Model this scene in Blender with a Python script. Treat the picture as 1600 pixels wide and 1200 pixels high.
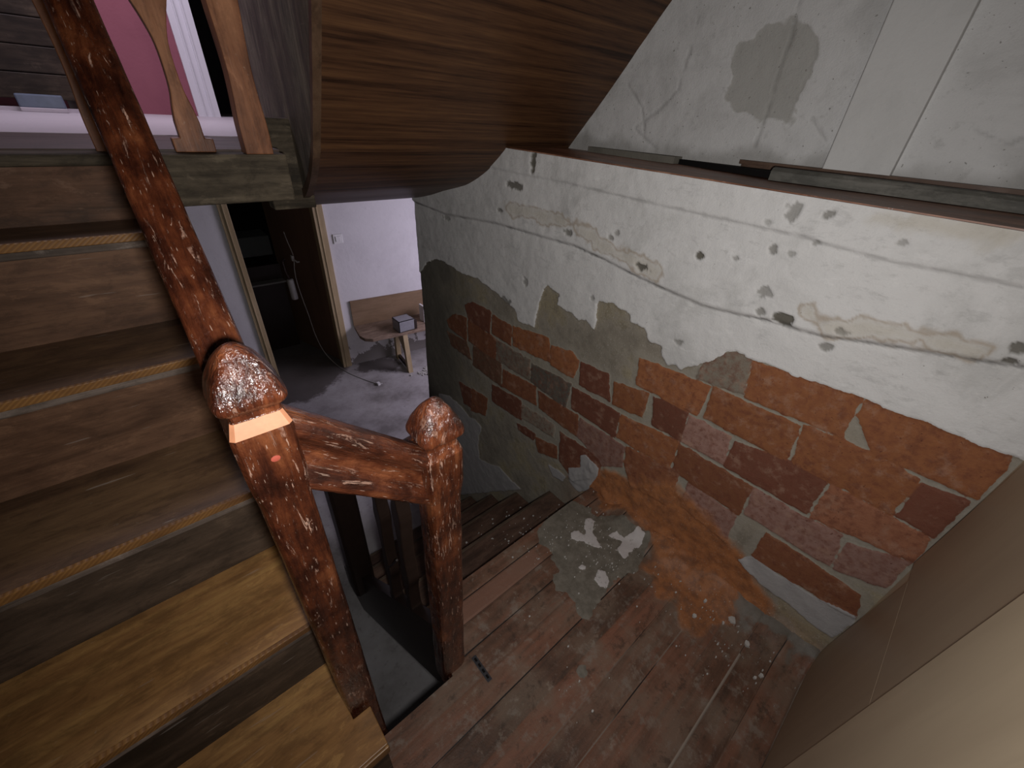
import bpy, bmesh, math, random
import numpy as np
from mathutils import Vector, Matrix, noise
random.seed(7); RNG=np.random.RandomState(7)
for o in list(bpy.data.objects): bpy.data.objects.remove(o)
SC=bpy.context.scene; COL=SC.collection

# ------------------------------------------------------------------ camera
H=1.24
pitch,roll,yaw=math.radians(33.405),math.radians(3.8),math.radians(42.864)
F0=Vector((math.sin(yaw),math.cos(yaw),0)); R0=Vector((math.cos(yaw),-math.sin(yaw),0)); U0=Vector((0,0,1))
Fd=F0*math.cos(pitch)-U0*math.sin(pitch); Ud=U0*math.cos(pitch)+F0*math.sin(pitch)
Rt=R0*math.cos(roll)+Ud*math.sin(roll); Up=Ud*math.cos(roll)-R0*math.sin(roll)
cd=bpy.data.cameras.new('camera'); cam=bpy.data.objects.new('camera',cd); COL.objects.link(cam)
M=Matrix((Rt,Up,-Fd)).transposed().to_4x4(); M.translation=Vector((0,0,H)); cam.matrix_world=M
cd.sensor_width=36; cd.lens=631.45/1600*36; cd.clip_start=0.02; SC.camera=cam

# ------------------------------------------------------------------ world, exposure, lights
w=bpy.data.worlds.new('world'); SC.world=w; w.use_nodes=True
w.node_tree.nodes['Background'].inputs[0].default_value=(0.62,0.58,0.56,1)
w.node_tree.nodes['Background'].inputs[1].default_value=0.05
SC.view_settings.view_transform='Standard'; SC.view_settings.look='None'
SC.view_settings.exposure=0.2; SC.view_settings.gamma=1.0
def aim(o,d): o.rotation_euler=Vector(d).to_track_quat('-Z','Y').to_euler()
def light(name,kind,loc,d,energy,color,**k):
    l=bpy.data.lights.new(name,kind); l.energy=energy; l.color=color
    for a,b in k.items(): setattr(l,a,b)
    o=bpy.data.objects.new(name,l); COL.objects.link(o); o.location=loc; aim(o,d); return o
# the photographer's hand torch, held just below the eye
light('hand_torch','SPOT',(0.02,-0.03,1.205),(0.66,0.66,-0.42),25,(1,0.975,0.955),spot_size=math.radians(165),spot_blend=1.0,shadow_soft_size=0.018)
# daylight in the hall below, through the opening to the right
light('hall_daylight','AREA',(2.9,2.15,0.35),(-0.65,0.45,-0.6),29,(0.86,0.79,0.97),shape='RECTANGLE',size=1.0,size_y=1.0)
# daylight from the window of the upper room
light('room_daylight','AREA',(0.2,2.7,2.6),(-0.1,0.15,-1),16,(0.93,0.84,1.0),shape='RECTANGLE',size=1.2,size_y=0.8)

# ------------------------------------------------------------------ helpers
def tag(o,label=None,cat=None,group=None,kind=None):
    if label: o['label']=label
    if cat: o['category']=cat
    if group: o['group']=group
    if kind: o['kind']=kind
    return o
def thing(name,label,cat,loc=(0,0,0),group=None):
    o=bpy.data.objects.new(name,None); COL.objects.link(o); o.location=loc; o.empty_display_size=.05
    bpy.context.view_layer.update()
    return tag(o,label,cat,group)
def wpos(p):
    v=Vector((0,0,0))
    while p: v=v+p.location; p=p.parent
    return v
def mk(name,verts,faces,mats,parent=None,fm=None,smooth=False,bevel=0,bseg=2,loc=None,rot=None):
    """verts in world coordinates"""
    off=wpos(parent)
    if loc is None: loc=off
    me=bpy.data.meshes.new(name)
    me.from_pydata([tuple(Vector(v)-(off if rot is None else Vector((0,0,0)))) for v in verts],[],faces)
    if not isinstance(mats,(list,tuple)): mats=[mats]
    for m in mats: me.materials.append(m)
    if fm: me.polygons.foreach_set('material_index',fm)
    bm=bmesh.new(); bm.from_mesh(me); bmesh.ops.recalc_face_normals(bm,faces=bm.faces); bm.to_mesh(me); bm.free()
    if smooth: me.polygons.foreach_set('use_smooth',[True]*len(me.polygons))
    o=bpy.data.objects.new(name,me); COL.objects.link(o)
    if parent: o.parent=parent
    if rot is not None:
        o.location=Vector(loc)-off; o.rotation_euler=rot
    if bevel:
        b=o.modifiers.new('bevel','BEVEL'); b.width=bevel; b.segments=bseg; b.limit_method='ANGLE'
    return o
class MB:
    def __init__(s): s.v=[]; s.f=[]; s.m=[]
    def add(s,v,f,m=0):
        n=len(s.v); s.v+= [tuple(a) for a in v]; s.f+=[[i+n for i in q] for q in f]; s.m+=[m]*len(f); return s
    def box(s,x0,x1,y0,y1,z0,z1,m=0):
        v=[(x,y,z) for x in(x0,x1) for y in(y0,y1) for z in(z0,z1)]
        return s.add(v,[(0,1,3,2),(4,6,7,5),(0,4,5,1),(2,3,7,6),(0,2,6,4),(1,5,7,3)],m)
    def prism(s,poly,axis,a,b,m=0):
        """poly: 2D outline; axis x -> (y,z) outline, y -> (x,z), z -> (x,y)"""
        n=len(poly)
        def P(p,t):
            return {'x':(t,p[0],p[1]),'y':(p[0],t,p[1]),'z':(p[0],p[1],t)}[axis]
        v=[P(p,a) for p in poly]+[P(p,b) for p in poly]
        f=[list(range(n))[::-1],[n+i for i in range(n)]]+[(i,(i+1)%n,n+(i+1)%n,n+i) for i in range(n)]
        return s.add(v,f,m)
    def loft(s,rings,m=0,cap=True):
        n=len(rings[0]); v=[p for r in rings for p in r]; f=[]
        for k in range(len(rings)-1):
            for i in range(n): f.append((k*n+i,k*n+(i+1)%n,(k+1)*n+(i+1)%n,(k+1)*n+i))
        if cap: f+= [list(range(n))[::-1],[(len(rings)-1)*n+i for i in range(n)]]
        return s.add(v,f,m)
    def tube(s,pts,r,seg=8,m=0):
        pts=[Vector(p) for p in pts]; rings=[]
        for i,p in enumerate(pts):
            t=(pts[min(i+1,len(pts)-1)]-pts[max(i-1,0)]).normalized()
            a=t.cross(Vector((0.3,0.2,1))).normalized(); b=t.cross(a)
            rr=r[i] if isinstance(r,(list,tuple)) else r
            rings.append([p+a*math.cos(2*math.pi*k/seg)*rr+b*math.sin(2*math.pi*k/seg)*rr for k in range(seg)])
        return s.loft(rings,m)
    def build(s,name,mats,parent=None,**k): return mk(name,s.v,s.f,mats,parent,fm=s.m,**k)
def struct(o): return tag(o,kind='structure')
def spline(pts,n):
    """Catmull-Rom"""
    P=[Vector(p) for p in pts]; P=[P[0]*2-P[1]]+P+[P[-1]*2-P[-2]]; out=[]
    for i in range(1,len(P)-2):
        for k in range(n):
            t=k/n; a,b,c,d=P[i-1],P[i],P[i+1],P[i+2]
            out.append(.5*((2*b)+(c-a)*t+(2*a-5*b+4*c-d)*t*t+(3*b-a-3*c+d)*t**3))
    out.append(P[-2]); return out

# ------------------------------------------------------------------ numpy noise + signed distances
def vnoise(x,y,seed=0):
    xi=np.floor(x).astype(np.int64); yi=np.floor(y).astype(np.int64); fx=x-xi; fy=y-yi
    fx=fx*fx*(3-2*fx); fy=fy*fy*(3-2*fy)
    def h(a,b):
        n=(a*374761393+b*668265263+seed*1442695041)&0xffffffff
        n=((n^(n>>13))*1274126177)&0xffffffff; return ((n^(n>>16))&0xffff)/65535.0
    return (h(xi,yi)*(1-fx)+h(xi+1,yi)*fx)*(1-fy)+(h(xi,yi+1)*(1-fx)+h(xi+1,yi+1)*fx)*fy
def fbm(x,y,o=4,seed=0):
    s=0;a=.5;t=0
    for k in range(o): s=s+a*vnoise(x*2**k,y*2**k,seed+k); t+=a; a*=.5
    return s/t
def dseg(X,Y,a,b):
    ax,ay=a;bx,by=b; dx,dy=bx-ax,by-ay
    t=np.clip(((X-ax)*dx+(Y-ay)*dy)/(dx*dx+dy*dy+1e-12),0,1)
    return np.hypot(X-ax-t*dx,Y-ay-t*dy)
def dline(X,Y,P):
    d=np.full(X.shape,9.0)
    for a,b in zip(P[:-1],P[1:]): d=np.minimum(d,dseg(X,Y,a,b))
    return d
def sdf(X,Y,P):
    """positive inside"""
    d=np.full(X.shape,9.0); ins=np.zeros(X.shape,bool); n=len(P)
    for i in range(n):
        a,b=P[i],P[(i+1)%n]; d=np.minimum(d,dseg(X,Y,a,b))
        c=((a[1]>Y)!=(b[1]>Y)); den=(b[1]-a[1]) if b[1]!=a[1] else 1e-9
        ins^= c&(X<(b[0]-a[0])*(Y-a[1])/den+a[0])
    return np.where(ins,d,-d)
def sstep(a,b,x):
    t=np.clip((x-a)/(b-a),0,1); return t*t*(3-2*t)
def setattr_f(me,name,arr):
    a=me.attributes.new(name,'FLOAT','POINT'); a.data.foreach_set('value',np.ascontiguousarray(arr,np.float32).ravel())
def setattr_c(me,name,arr):
    a=me.attributes.new(name,'FLOAT_COLOR','POINT')
    b=np.ones((arr.shape[0],4),np.float32); b[:,:3]=arr; a.data.foreach_set('color',b.ravel())
def gridmesh(name,P,mat,mask=None):
    """P: (n,m,3)"""
    n,m=P.shape[:2]; me=bpy.data.meshes.new(name)
    idx=np.arange(n*m).reshape(n,m)
    q=np.stack([idx[:-1,:-1],idx[1:,:-1],idx[1:,1:],idx[:-1,1:]],-1).reshape(-1,4)
    if mask is not None:
        mk_=mask[:-1,:-1]&mask[1:,:-1]&mask[1:,1:]&mask[:-1,1:]; q=q[mk_.ravel()]
    me.vertices.add(n*m); me.vertices.foreach_set('co',P.astype(np.float32).ravel())
    me.loops.add(q.size); me.loops.foreach_set('vertex_index',q.astype(np.int32).ravel())
    me.polygons.add(len(q)); me.polygons.foreach_set('loop_start',np.arange(0,q.size,4,dtype=np.int32))
    me.polygons.foreach_set('loop_total',np.full(len(q),4,np.int32))
    me.update(calc_edges=True); me.polygons.foreach_set('use_smooth',[True]*len(q))
    me.materials.append(mat)
    return me

BRICKS=[('r',[(1.66,0.337),(1.591,0.396),(1.483,0.417),(1.488,0.291),(1.639,0.303)]),
('d',[(1.496,0.48),(1.429,0.515),(1.295,0.516),(1.299,0.409),(1.467,0.41)]),
('r',[(1.289,0.507),(1.155,0.502),(1.151,0.412),(1.285,0.415)]),
('o',[(1.148,0.505),(0.938,0.537),(0.917,0.44),(1.14,0.417)]),
('o',[(0.922,0.513),(0.819,0.533),(0.78,0.511),(0.789,0.433),(0.913,0.431)]),
('b',[(1.664,0.273),(1.484,0.286),(1.437,0.203),(1.621,0.205)]),
('r',[(1.471,0.409),(1.255,0.403),(1.249,0.293),(1.468,0.299)]),
('g',[(1.249,0.399),(1.031,0.397),(1.019,0.301),(1.244,0.296)]),
('k',[(1.015,0.387),(0.795,0.403),(0.806,0.288),(1.012,0.299)]),
('d',[(0.768,0.511),(0.646,0.523),(0.618,0.427),(0.76,0.42)]),
('b',[(1.428,0.29),(1.214,0.297),(1.2,0.171),(1.427,0.18)]),
('r',[(1.195,0.268),(0.981,0.291),(0.966,0.198),(1.194,0.175)]),
('d',[(0.788,0.396),(0.57,0.403),(0.565,0.297),(0.776,0.3)]),
('o',[(0.617,0.509),(0.49,0.53),(0.486,0.436),(0.606,0.423)]),
('d',[(0.472,0.531),(0.355,0.537),(0.349,0.432),(0.448,0.43)]),
('o',[(0.549,0.634),(0.322,0.649),(0.33,0.543),(0.536,0.542)]),
('r',[(0.964,0.275),(0.736,0.289),(0.73,0.189),(0.95,0.194)]),
('d',[(1.269,0.148),(1.06,0.169),(1.049,0.065),(1.268,0.047)]),
('g',[(1.05,0.148),(0.847,0.168),(0.844,0.104),(1.051,0.078)]),
('p',[(0.729,0.282),(0.52,0.284),(0.507,0.193),(0.584,0.138),(0.723,0.188)]),
('o',[(0.559,0.4),(0.351,0.426),(0.35,0.312),(0.556,0.303)]),
('p',[(0.349,0.531),(0.226,0.532),(0.213,0.437),(0.341,0.433)]),
('o',[(0.316,0.652),(0.099,0.655),(0.088,0.548),(0.309,0.548)]),
('d',[(0.81,0.154),(0.596,0.166),(0.589,0.081),(0.7,-0.039),(0.792,0.003)]),
('r',[(0.511,0.29),(0.314,0.32),(0.313,0.172),(0.453,0.145),(0.5,0.205)]),
('r',[(0.345,0.42),(0.124,0.419),(0.12,0.306),(0.337,0.312)]),
('p',[(0.28,0.305),(0.123,0.297),(0.118,0.189),(0.271,0.211)]),
('d',[(1.56,0.008),(1.448,0.021),(1.448,-0.107),(1.516,-0.114)]),
('r',[(1.437,0.027),(1.303,0.042),(1.319,-0.076),(1.448,-0.123)]),
('r',[(0.948,0.032),(0.817,0.068),(0.807,0.005),(0.923,-0.038)]),
('d',[(1.08,0.03),(0.949,0.045),(0.961,0.008),(1.06,-0.001)]),
('g',[(0.361,0.703),(0.322,0.753),(0.287,0.772),(0.254,0.764),(0.24,0.671),(0.323,0.658),(0.369,0.654)]),
('o',[(0.25,0.766),(0.028,0.78),(0.026,0.76),(0.019,0.676),(0.234,0.662)]),
('o',[(0.018,0.783),(-0.196,0.788),(-0.205,0.752),(-0.206,0.675),(-0.045,0.669),(0.018,0.738)]),
('o',[(0.092,0.661),(-0.044,0.671),(-0.127,0.661),(-0.129,0.556),(0.073,0.549)]),
('d',[(-0.135,0.656),(-0.203,0.666),(-0.203,0.551),(-0.138,0.557)]),
('d',[(0.21,0.523),(0.066,0.555),(-0.005,0.544),(-0.006,0.435),(0.21,0.434)]),
('q',[(-0.016,0.547),(-0.202,0.547),(-0.206,0.469),(-0.017,0.43)]),
('p',[(0.116,0.42),(-0.011,0.424),(-0.087,0.432),(-0.107,0.327),(0.11,0.321)]),
('p',[(-0.105,0.421),(-0.206,0.469),(-0.204,0.363),(-0.112,0.325)]),
('r',[(0.041,0.307),(-0.185,0.302),(-0.205,0.226),(-0.145,0.215),(-0.02,0.204),(0.042,0.205)])]
WHITE_EDGE=[(1.967,0.434),(1.899,0.525),(1.826,0.596),(1.731,0.64),(1.635,0.637),(1.503,0.631),(1.377,0.638),(1.291,0.616),(1.252,0.615),(1.208,0.593),(1.146,0.586),(1.114,0.541),(1.019,0.55),(1.016,0.609),(1.003,0.671),(0.99,0.722),(0.969,0.741),(0.911,0.721),(0.918,0.682),(0.857,0.677),(0.81,0.665),(0.78,0.677),(0.739,0.657),(0.735,0.689),(0.747,0.742),(0.74,0.76),(0.68,0.769),(0.621,0.754),(0.605,0.739),(0.56,0.733),(0.533,0.701),(0.492,0.698),(0.486,0.677),(0.456,0.649),(0.435,0.668),(0.417,0.659),(0.373,0.694),(0.34,0.722),(0.32,0.76),(0.295,0.775),(0.255,0.768),(0.234,0.773),(0.19,0.772),(0.126,0.775),(0.062,0.782),(0.015,0.783),(-0.025,0.78),(-0.05,0.783),(-0.096,0.784),(-0.136,0.779),(-0.163,0.781),(-0.194,0.788),(-0.212,0.786)]
PATCHES=[[(1.782,-0.193),(1.666,-0.147),(1.548,-0.151),(1.474,-0.179),(1.402,-0.16),(1.343,-0.176),(1.371,-0.25),(1.375,-0.329),(1.361,-0.418),(1.278,-0.394),(1.19,-0.344),(1.082,-0.362),(1.01,-0.367),(1.179,-0.536),(1.343,-0.694),(1.733,-1.077),(1.787,-0.649)],
[(0.857,-0.064),(0.802,-0.052),(0.741,-0.05),(0.756,-0.095),(0.817,-0.113)],
[(0.736,0.008),(0.681,0.059),(0.688,0.111),(0.669,0.136),(0.641,0.126),(0.595,0.121),(0.592,0.081),(0.627,-0.038),(0.665,-0.08),(0.723,-0.066)],
[(0.063,0.16),(0.041,0.203),(-0.021,0.202),(-0.105,0.207),(-0.147,0.218),(-0.204,0.235),(-0.211,0.197),(-0.202,0.118),(-0.168,0.114),(-0.09,0.122),(-0.009,0.125)]]
CRACK1=[(1.889,0.871),(1.622,0.863),(1.264,0.893),(1.018,0.898),(0.87,0.902),(0.762,0.893),(0.616,0.874),(0.509,0.864),(0.413,0.856),(0.331,0.864),(0.258,0.875),(0.152,0.879),(0.028,0.906),(-0.059,0.922),(-0.131,0.938)]
CRACK2=[(0.903,1.075),(0.609,1.069),(0.361,1.067),(0.255,1.066),(0.206,1.061),(0.098,1.056),(0.01,1.06),(-0.066,1.061)]
SPOTS=[(0.6032,0.9058,0.0182,0.0089,1),(0.4582,0.9763,0.0081,0.0094,1),(0.2926,1.1119,0.0116,0.0165,0.6),(0.2294,1.1156,0.0084,0.0061,0.7),(0.3051,1.03,0.0101,0.0083,0.7),(0.2227,0.8915,0.0175,0.0119,1),(0.2824,0.9365,0.0132,0.0118,0.6),(-0.1096,0.9666,0.0093,0.0067,0.9),(0.2725,0.8923,0.0108,0.0076,0.7),(0.7142,0.9753,0.0089,0.0088,0.6),(0.8965,0.9408,0.019,0.0078,0.8),(1.1661,1.0381,0.0333,0.0102,0.9),(1.0848,1.1177,0.009,0.0261,1),(0.4428,0.7338,0.0114,0.0075,0.6),(0.1315,0.8605,0.0102,0.0073,0.7),(0.115,0.9058,0.0106,0.0055,0.6),(0.7293,0.9612,0.0068,0.0054,0.7),(0.3727,0.9916,0.0058,0.0044,0.6),(0.2291,1.061,0.0055,0.0051,0.6),(0.7671,0.7615,0.0106,0.0106,0.6),(1.2408,0.9475,0.015,0.0067,0.8),(0.1008,1.0922,0.0069,0.0046,0.5),(-0.1139,0.9438,0.0095,0.0046,0.9),(0.265,1.0287,0.006,0.004,0.5),(0.3321,1.0816,0.0063,0.004,0.4),(1.2043,0.5995,0.0296,0.0111,0.7),(1.6228,0.8497,0.0262,0.0082,0.5),(1.0904,0.7161,0.011,0.0124,0.6)]
STAINS=[[(1.194,0.962),(1.028,0.97),(0.882,0.967),(0.746,0.929),(0.561,0.903)],[(0.181,0.918),(0.151,0.906),(0.098,0.92),(0.042,0.935),(-0.023,0.942),(-0.073,0.944)],[(0.158,1.12),(0.086,1.128),(-0.001,1.132)]]
FLOOR_CEMENT=[(0.921,0.617),(0.832,0.618),(0.73,0.599),(0.689,0.556),(0.702,0.514),(0.68,0.485),(0.672,0.439),(0.634,0.428),(0.625,0.394),(0.637,0.358),(0.638,0.338),(0.617,0.3),(0.63,0.28),(0.673,0.284),(0.753,0.297),(0.826,0.294),(0.86,0.274),(0.945,0.288),(1.021,0.325),(1.003,0.374),(0.999,0.458),(0.936,0.508),(0.966,0.541)]
FLOOR_FLAKES=[[(0.812,0.517),(0.84,0.503),(0.842,0.467),(0.885,0.512),(0.916,0.515),(0.924,0.49),(0.881,0.47),(0.863,0.426),(0.854,0.404),(0.832,0.422),(0.822,0.458),(0.798,0.489)],[(0.916,0.417),(0.951,0.415),(0.946,0.376),(0.934,0.36),(0.931,0.372),(0.923,0.394)],[(0.946,0.376),(1.006,0.363),(1.007,0.336),(0.974,0.32),(0.931,0.331),(0.878,0.326),(0.886,0.366),(0.931,0.372)],[(0.748,0.408),(0.763,0.392),(0.745,0.384),(0.729,0.405)],[(0.781,0.359),(0.793,0.335),(0.779,0.311),(0.753,0.297),(0.737,0.317),(0.75,0.348)]]
FLOOR_ORANGE=[(1.123,0.62),(1.208,0.486),(1.236,0.3),(1.215,0.137),(1.168,0.004),(1.04,0.012),(0.924,0.019),(0.837,0.055),(0.878,0.143),(0.905,0.23),(1.012,0.299),(1.032,0.423),(1.002,0.523)]
FLOOR_GREY=[(1.028,0.048),(1.15,0.018),(1.144,-0.046),(1.143,-0.123),(1.136,-0.213),(1.029,-0.211),(0.989,-0.157),(0.988,-0.069),(0.97,-0.019)]

# ------------------------------------------------------------------ node helpers
class NT:
    def __init__(s,name):
        s.m=bpy.data.materials.new(name); s.m.use_nodes=True; s.t=s.m.node_tree; s.n=s.t.nodes; s.l=s.t.links
        s.b=s.n['Principled BSDF']
    def new(s,t,**k):
        n=s.n.new(t)
        for a,b in k.items(): setattr(n,a,b)
        return n
    def link(s,a,b): s.l.new(a,b)
    def inp(s,node,key,val):
        if hasattr(val,'is_linked') or hasattr(val,'links'): s.l.new(val,node.inputs[key])
        elif val is not None:
            if isinstance(val,tuple) and len(val)==3 and node.inputs[key].type=='RGBA': val=val+(1,)
            node.inputs[key].default_value=val
    def coord(s,scale=(1,1,1),rot=(0,0,0),loc=(0,0,0),out='Object'):
        c=s.new('ShaderNodeTexCoord'); m=s.new('ShaderNodeMapping')
        m.inputs['Scale'].default_value=scale; m.inputs['Rotation'].default_value=rot; m.inputs['Location'].default_value=loc
        s.link(c.outputs[out],m.inputs[0]); return m.outputs[0]
    def noise(s,vec,scale=5,detail=4,rough=.55,dist=0):
        n=s.new('ShaderNodeTexNoise'); s.link(vec,n.inputs['Vector']); n.inputs['Scale'].default_value=scale
        n.inputs['Detail'].default_value=detail; n.inputs['Roughness'].default_value=rough; n.inputs['Distortion'].default_value=dist
        return n.outputs['Fac']
    def ramp(s,fac,stops,interp='LINEAR'):
        r=s.new('ShaderNodeValToRGB'); s.link(fac,r.inputs[0]); cr=r.color_ramp; cr.interpolation=interp
        while len(cr.elements)<len(stops): cr.elements.new(.5)
        for e,(p,c) in zip(cr.elements,stops):
            e.position=p; e.color=(c,c,c,1) if not isinstance(c,tuple) else c+(1,)
        return r.outputs[0]
    def mix(s,fac,a,b,mode='MIX'):
        n=s.new('ShaderNodeMix',data_type='RGBA',blend_type=mode)
        s.inp(n,0,fac)
        s.inp(n,6,a); s.inp(n,7,b); return n.outputs[2]
    def math(s,op,a,b=None,c=None,clamp=False):
        n=s.new('ShaderNodeMath',operation=op); n.use_clamp=clamp
        for i,v in enumerate((a,b,c)):
            if v is not None: s.inp(n,i,v)
        return n.outputs[0]
    def step(s,x,a,b):
        n=s.new('ShaderNodeMapRange'); n.interpolation_type='SMOOTHSTEP'
        s.inp(n,'Value',x); n.inputs['From Min'].default_value=a; n.inputs['From Max'].default_value=b
        return n.outputs['Result']
    def attr(s,name,col=False):
        a=s.new('ShaderNodeAttribute'); a.attribute_name=name; return a.outputs['Color' if col else 'Fac']
    def bump(s,h,strength=.3,dist=.002,normal=None):
        b=s.new('ShaderNodeBump'); s.link(h,b.inputs['Height']); b.inputs['Strength'].default_value=strength
        b.inputs['Distance'].default_value=dist
        if normal is not None: s.link(normal,b.inputs['Normal'])
        return b.outputs[0]
    def done(s,color=None,rough=.6,normal=None,spec=.4,coat=0):
        s.inp(s.b,'Base Color',color); s.inp(s.b,'Roughness',rough)
        if normal is not None: s.link(normal,s.b.inputs['Normal'])
        s.b.inputs['Specular IOR Level'].default_value=spec; s.b.inputs['Coat Weight'].default_value=coat
        s.b.inputs['Coat Roughness'].default_value=.18
        if coat and normal is not None: s.link(normal,s.b.inputs['Coat Normal'])
        return s.m
def wood(name,dark,mid,lite,axis='x',scale=1.0,rough=.45,bump=.25,spec=.4,scratch=0,wear=None,seed=0,ring=28,big=3.0):
    """plank wood with grain running along an axis"""
    g=NT(name); st={'x':(.07,1,1),'y':(1,.07,1),'z':(1,1,.07)}[axis]
    off=(seed*3.7,seed*1.3,seed*2.1)
    v=g.coord(tuple(a*scale for a in st),loc=off)
    fine=g.noise(v,ring*6,3,.65); band=g.noise(v,ring,4,.62,1.2); v2=g.coord(tuple(a**.42*scale for a in st),loc=off)
    blot=g.noise(v2,big*1.6,5,.62,.8)
    f=g.math('ADD',g.math('MULTIPLY',band,.38),g.math('MULTIPLY',blot,.62))
    c=g.ramp(f,[(.34,dark),(.5,mid),(.66,lite)])
    c=g.mix(g.math('MULTIPLY',g.step(fine,.5,.72),.35),c,dark)
    gm=g.noise(g.coord(tuple(max(a,.45) for a in st),loc=off),22,9,.74,.3)
    if bump>.15:
        c=g.mix(g.math('MULTIPLY',g.step(gm,.48,.62),.45),c,tuple(a*.75 for a in dark)); c=g.mix(g.math('MULTIPLY',g.step(gm,.46,.36),.35),c,tuple(min(1,a*1.35) for a in lite))
    if wear is not None:
        sp=g.noise(g.coord((1,1,1),loc=off),60,5,.7); c=g.mix(g.math('MULTIPLY',g.step(sp,.64,.70),wear[1]),c,wear[0])
    if scratch:
        sv=g.coord((8,90,90) if axis=='x' else (90,8,90),rot=(0,0,.5),loc=off); sn=g.noise(sv,1.2,2,.5)
        c=g.mix(g.math('MULTIPLY',g.step(sn,.70,.74),scratch),c,(.5,.45,.4))
    nb=g.bump(g.math('ADD',fine,g.math('MULTIPLY',band,.5)),bump,.0012)
    r=g.ramp(blot,[(.3,rough*.75),(.7,min(1,rough*1.25))])
    return g.done(c,r,nb,spec)
def varnish(name,axis='z',chips=1.0,bright=1.0,wrinkle=.0026,gloss=.22,pre=None):
    """thick cracked red-brown varnish with pale worn chips"""
    g=NT(name); st={'z':(1,1,.14),'y':(1,.14,1),'x':(.14,1,1)}[axis]
    def cc(sc):
        if pre is None: return g.coord(sc)
        a=g.coord((1,1,1),rot=pre); m=g.new('ShaderNodeMapping'); m.inputs['Scale'].default_value=sc; g.link(a,m.inputs[0]); return m.outputs[0]
    v=cc(st); iso=g.coord((1,1,1))
    n1=g.noise(v,55,5,.68,.3); n2=g.noise(iso,13,4,.6); n3=g.noise(v,230,3,.6,.2); w=g.noise(cc(tuple(a**.6 for a in st)),150,4,.65,.6)
    b=bright
    c=g.ramp(g.math('ADD',g.math('MULTIPLY',n1,.5),g.math('MULTIPLY',n2,.5)),
        [(.36,(.010*b,.0035*b,.0022*b)),(.45,(.050*b,.013*b,.0065*b)),(.53,(.12*b,.031*b,.012*b)),(.64,(.29*b,.092*b,.034*b))])
    ch=g.noise(v,105,6,.74,.9)
    mask=g.math('MULTIPLY',g.step(ch,.575,.60),g.step(g.noise(iso,20,4,.65),.43,.60))
    c=g.mix(g.math('MULTIPLY',mask,.7*chips),c,(.50,.31,.23))
    m2=g.step(g.noise(v,330,2,.5),.68,.72); c=g.mix(g.math('MULTIPLY',m2,.4*chips),c,(.62,.44,.34))
    b=b*.85
    hgt=g.math('ADD',g.math('MULTIPLY',n3,.35),g.math('ADD',g.math('MULTIPLY',w,1.0),g.math('MULTIPLY',mask,-.25)))
    nb=g.bump(hgt,.9,wrinkle)
    return g.done(c,g.ramp(n2,[(.3,gloss*.8),(.7,gloss*1.5)]),nb,.65,.45)
def plaster(name,base,dirt,amt=.5,scale=3,rough=.85,peel=None,thr=.62):
    g=NT(name); v=g.coord()
    n=g.noise(v,scale,6,.62,.3); f=g.noise(v,scale*14,5,.6)
    c=g.mix(g.math('MULTIPLY',g.step(n,.45,.72),amt),base,dirt)
    c=g.mix(g.math('MULTIPLY',g.step(f,.6,.75),.25),c,dirt)
    h=g.math('ADD',f,g.math('MULTIPLY',n,2))
    if peel:
        z=g.new('ShaderNodeSeparateXYZ'); tc=g.new('ShaderNodeTexCoord'); g.link(tc.outputs['Object'],z.inputs[0])
        low=g.math('SUBTRACT',peel[1],z.outputs[2]); pn=g.math('ADD',g.noise(v,6,6,.65),g.math('MULTIPLY',low,.9))
        k=g.step(pn,thr,thr+.03); c=g.mix(k,c,peel[0]); h=g.math('SUBTRACT',h,g.math('MULTIPLY',k,1.5))
    return g.done(c,rough,g.bump(h,.35,.004),.2)
def plain(name,col,rough=.5,spec=.4,metal=0,var=.25,scale=30):
    g=NT(name); n=g.noise(g.coord(),scale,4,.6)
    d=tuple(a*(1-var) for a in col); c=g.mix(n,col,d); g.b.inputs['Metallic'].default_value=metal
    return g.done(c,rough,g.bump(n,.15,.001),spec)

# ------------------------------------------------------------------ materials
m_varz=varnish('varnish_post','z',1.0,.6); m_vary=varnish('varnish_rail','y',1.2,.68); m_varx=varnish('varnish_short_rail','x',.7,.66,.0035,.28,(0,-.75,0))
m_fin=varnish('varnish_finial','z',.6,.85,.0042,.20)
m_bare=plain('bare_cut_wood',(.62,.27,.14),.5,.4,0,.35,90)
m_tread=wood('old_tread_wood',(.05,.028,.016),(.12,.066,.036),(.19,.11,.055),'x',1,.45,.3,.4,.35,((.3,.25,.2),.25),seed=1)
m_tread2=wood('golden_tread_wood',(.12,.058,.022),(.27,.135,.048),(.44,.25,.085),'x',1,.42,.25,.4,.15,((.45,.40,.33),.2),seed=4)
m_riser=wood('dark_riser_wood',(.035,.025,.018),(.085,.058,.040),(.14,.095,.064),'x',1,.6,.3,.25,.25,None,seed=2)
m_riser2=wood('reddish_riser_wood',(.06,.03,.018),(.15,.078,.045),(.23,.125,.07),'x',1,.55,.3,.3,.2,None,seed=33,big=4)
m_beam=wood('grey_beam_wood',(.026,.021,.016),(.085,.068,.048),(.19,.152,.105),'x',1,.8,.4,.15,0,None,seed=5,big=5)
m_plank=wood('reddish_beam_wood',(.05,.028,.017),(.15,.08,.05),(.25,.15,.10),'x',1,.7,.4,.2,0,None,seed=9,big=5)
m_string=wood('grey_string_wood',(.05,.042,.032),(.14,.115,.085),(.26,.22,.155),'z',1,.75,.4,.2,.1,None,seed=6,big=6)
m_trimw=wood('brown_trim_wood',(.05,.028,.015),(.10,.055,.032),(.14,.085,.05),'z',1,.5,.2,.3,0,None,seed=7)
m_bal=wood('orange_baluster_wood',(.13,.048,.022),(.33,.135,.062),(.50,.235,.12),'z',1,.5,.35,.3,0,((.6,.45,.35),.3),seed=8)
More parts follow.
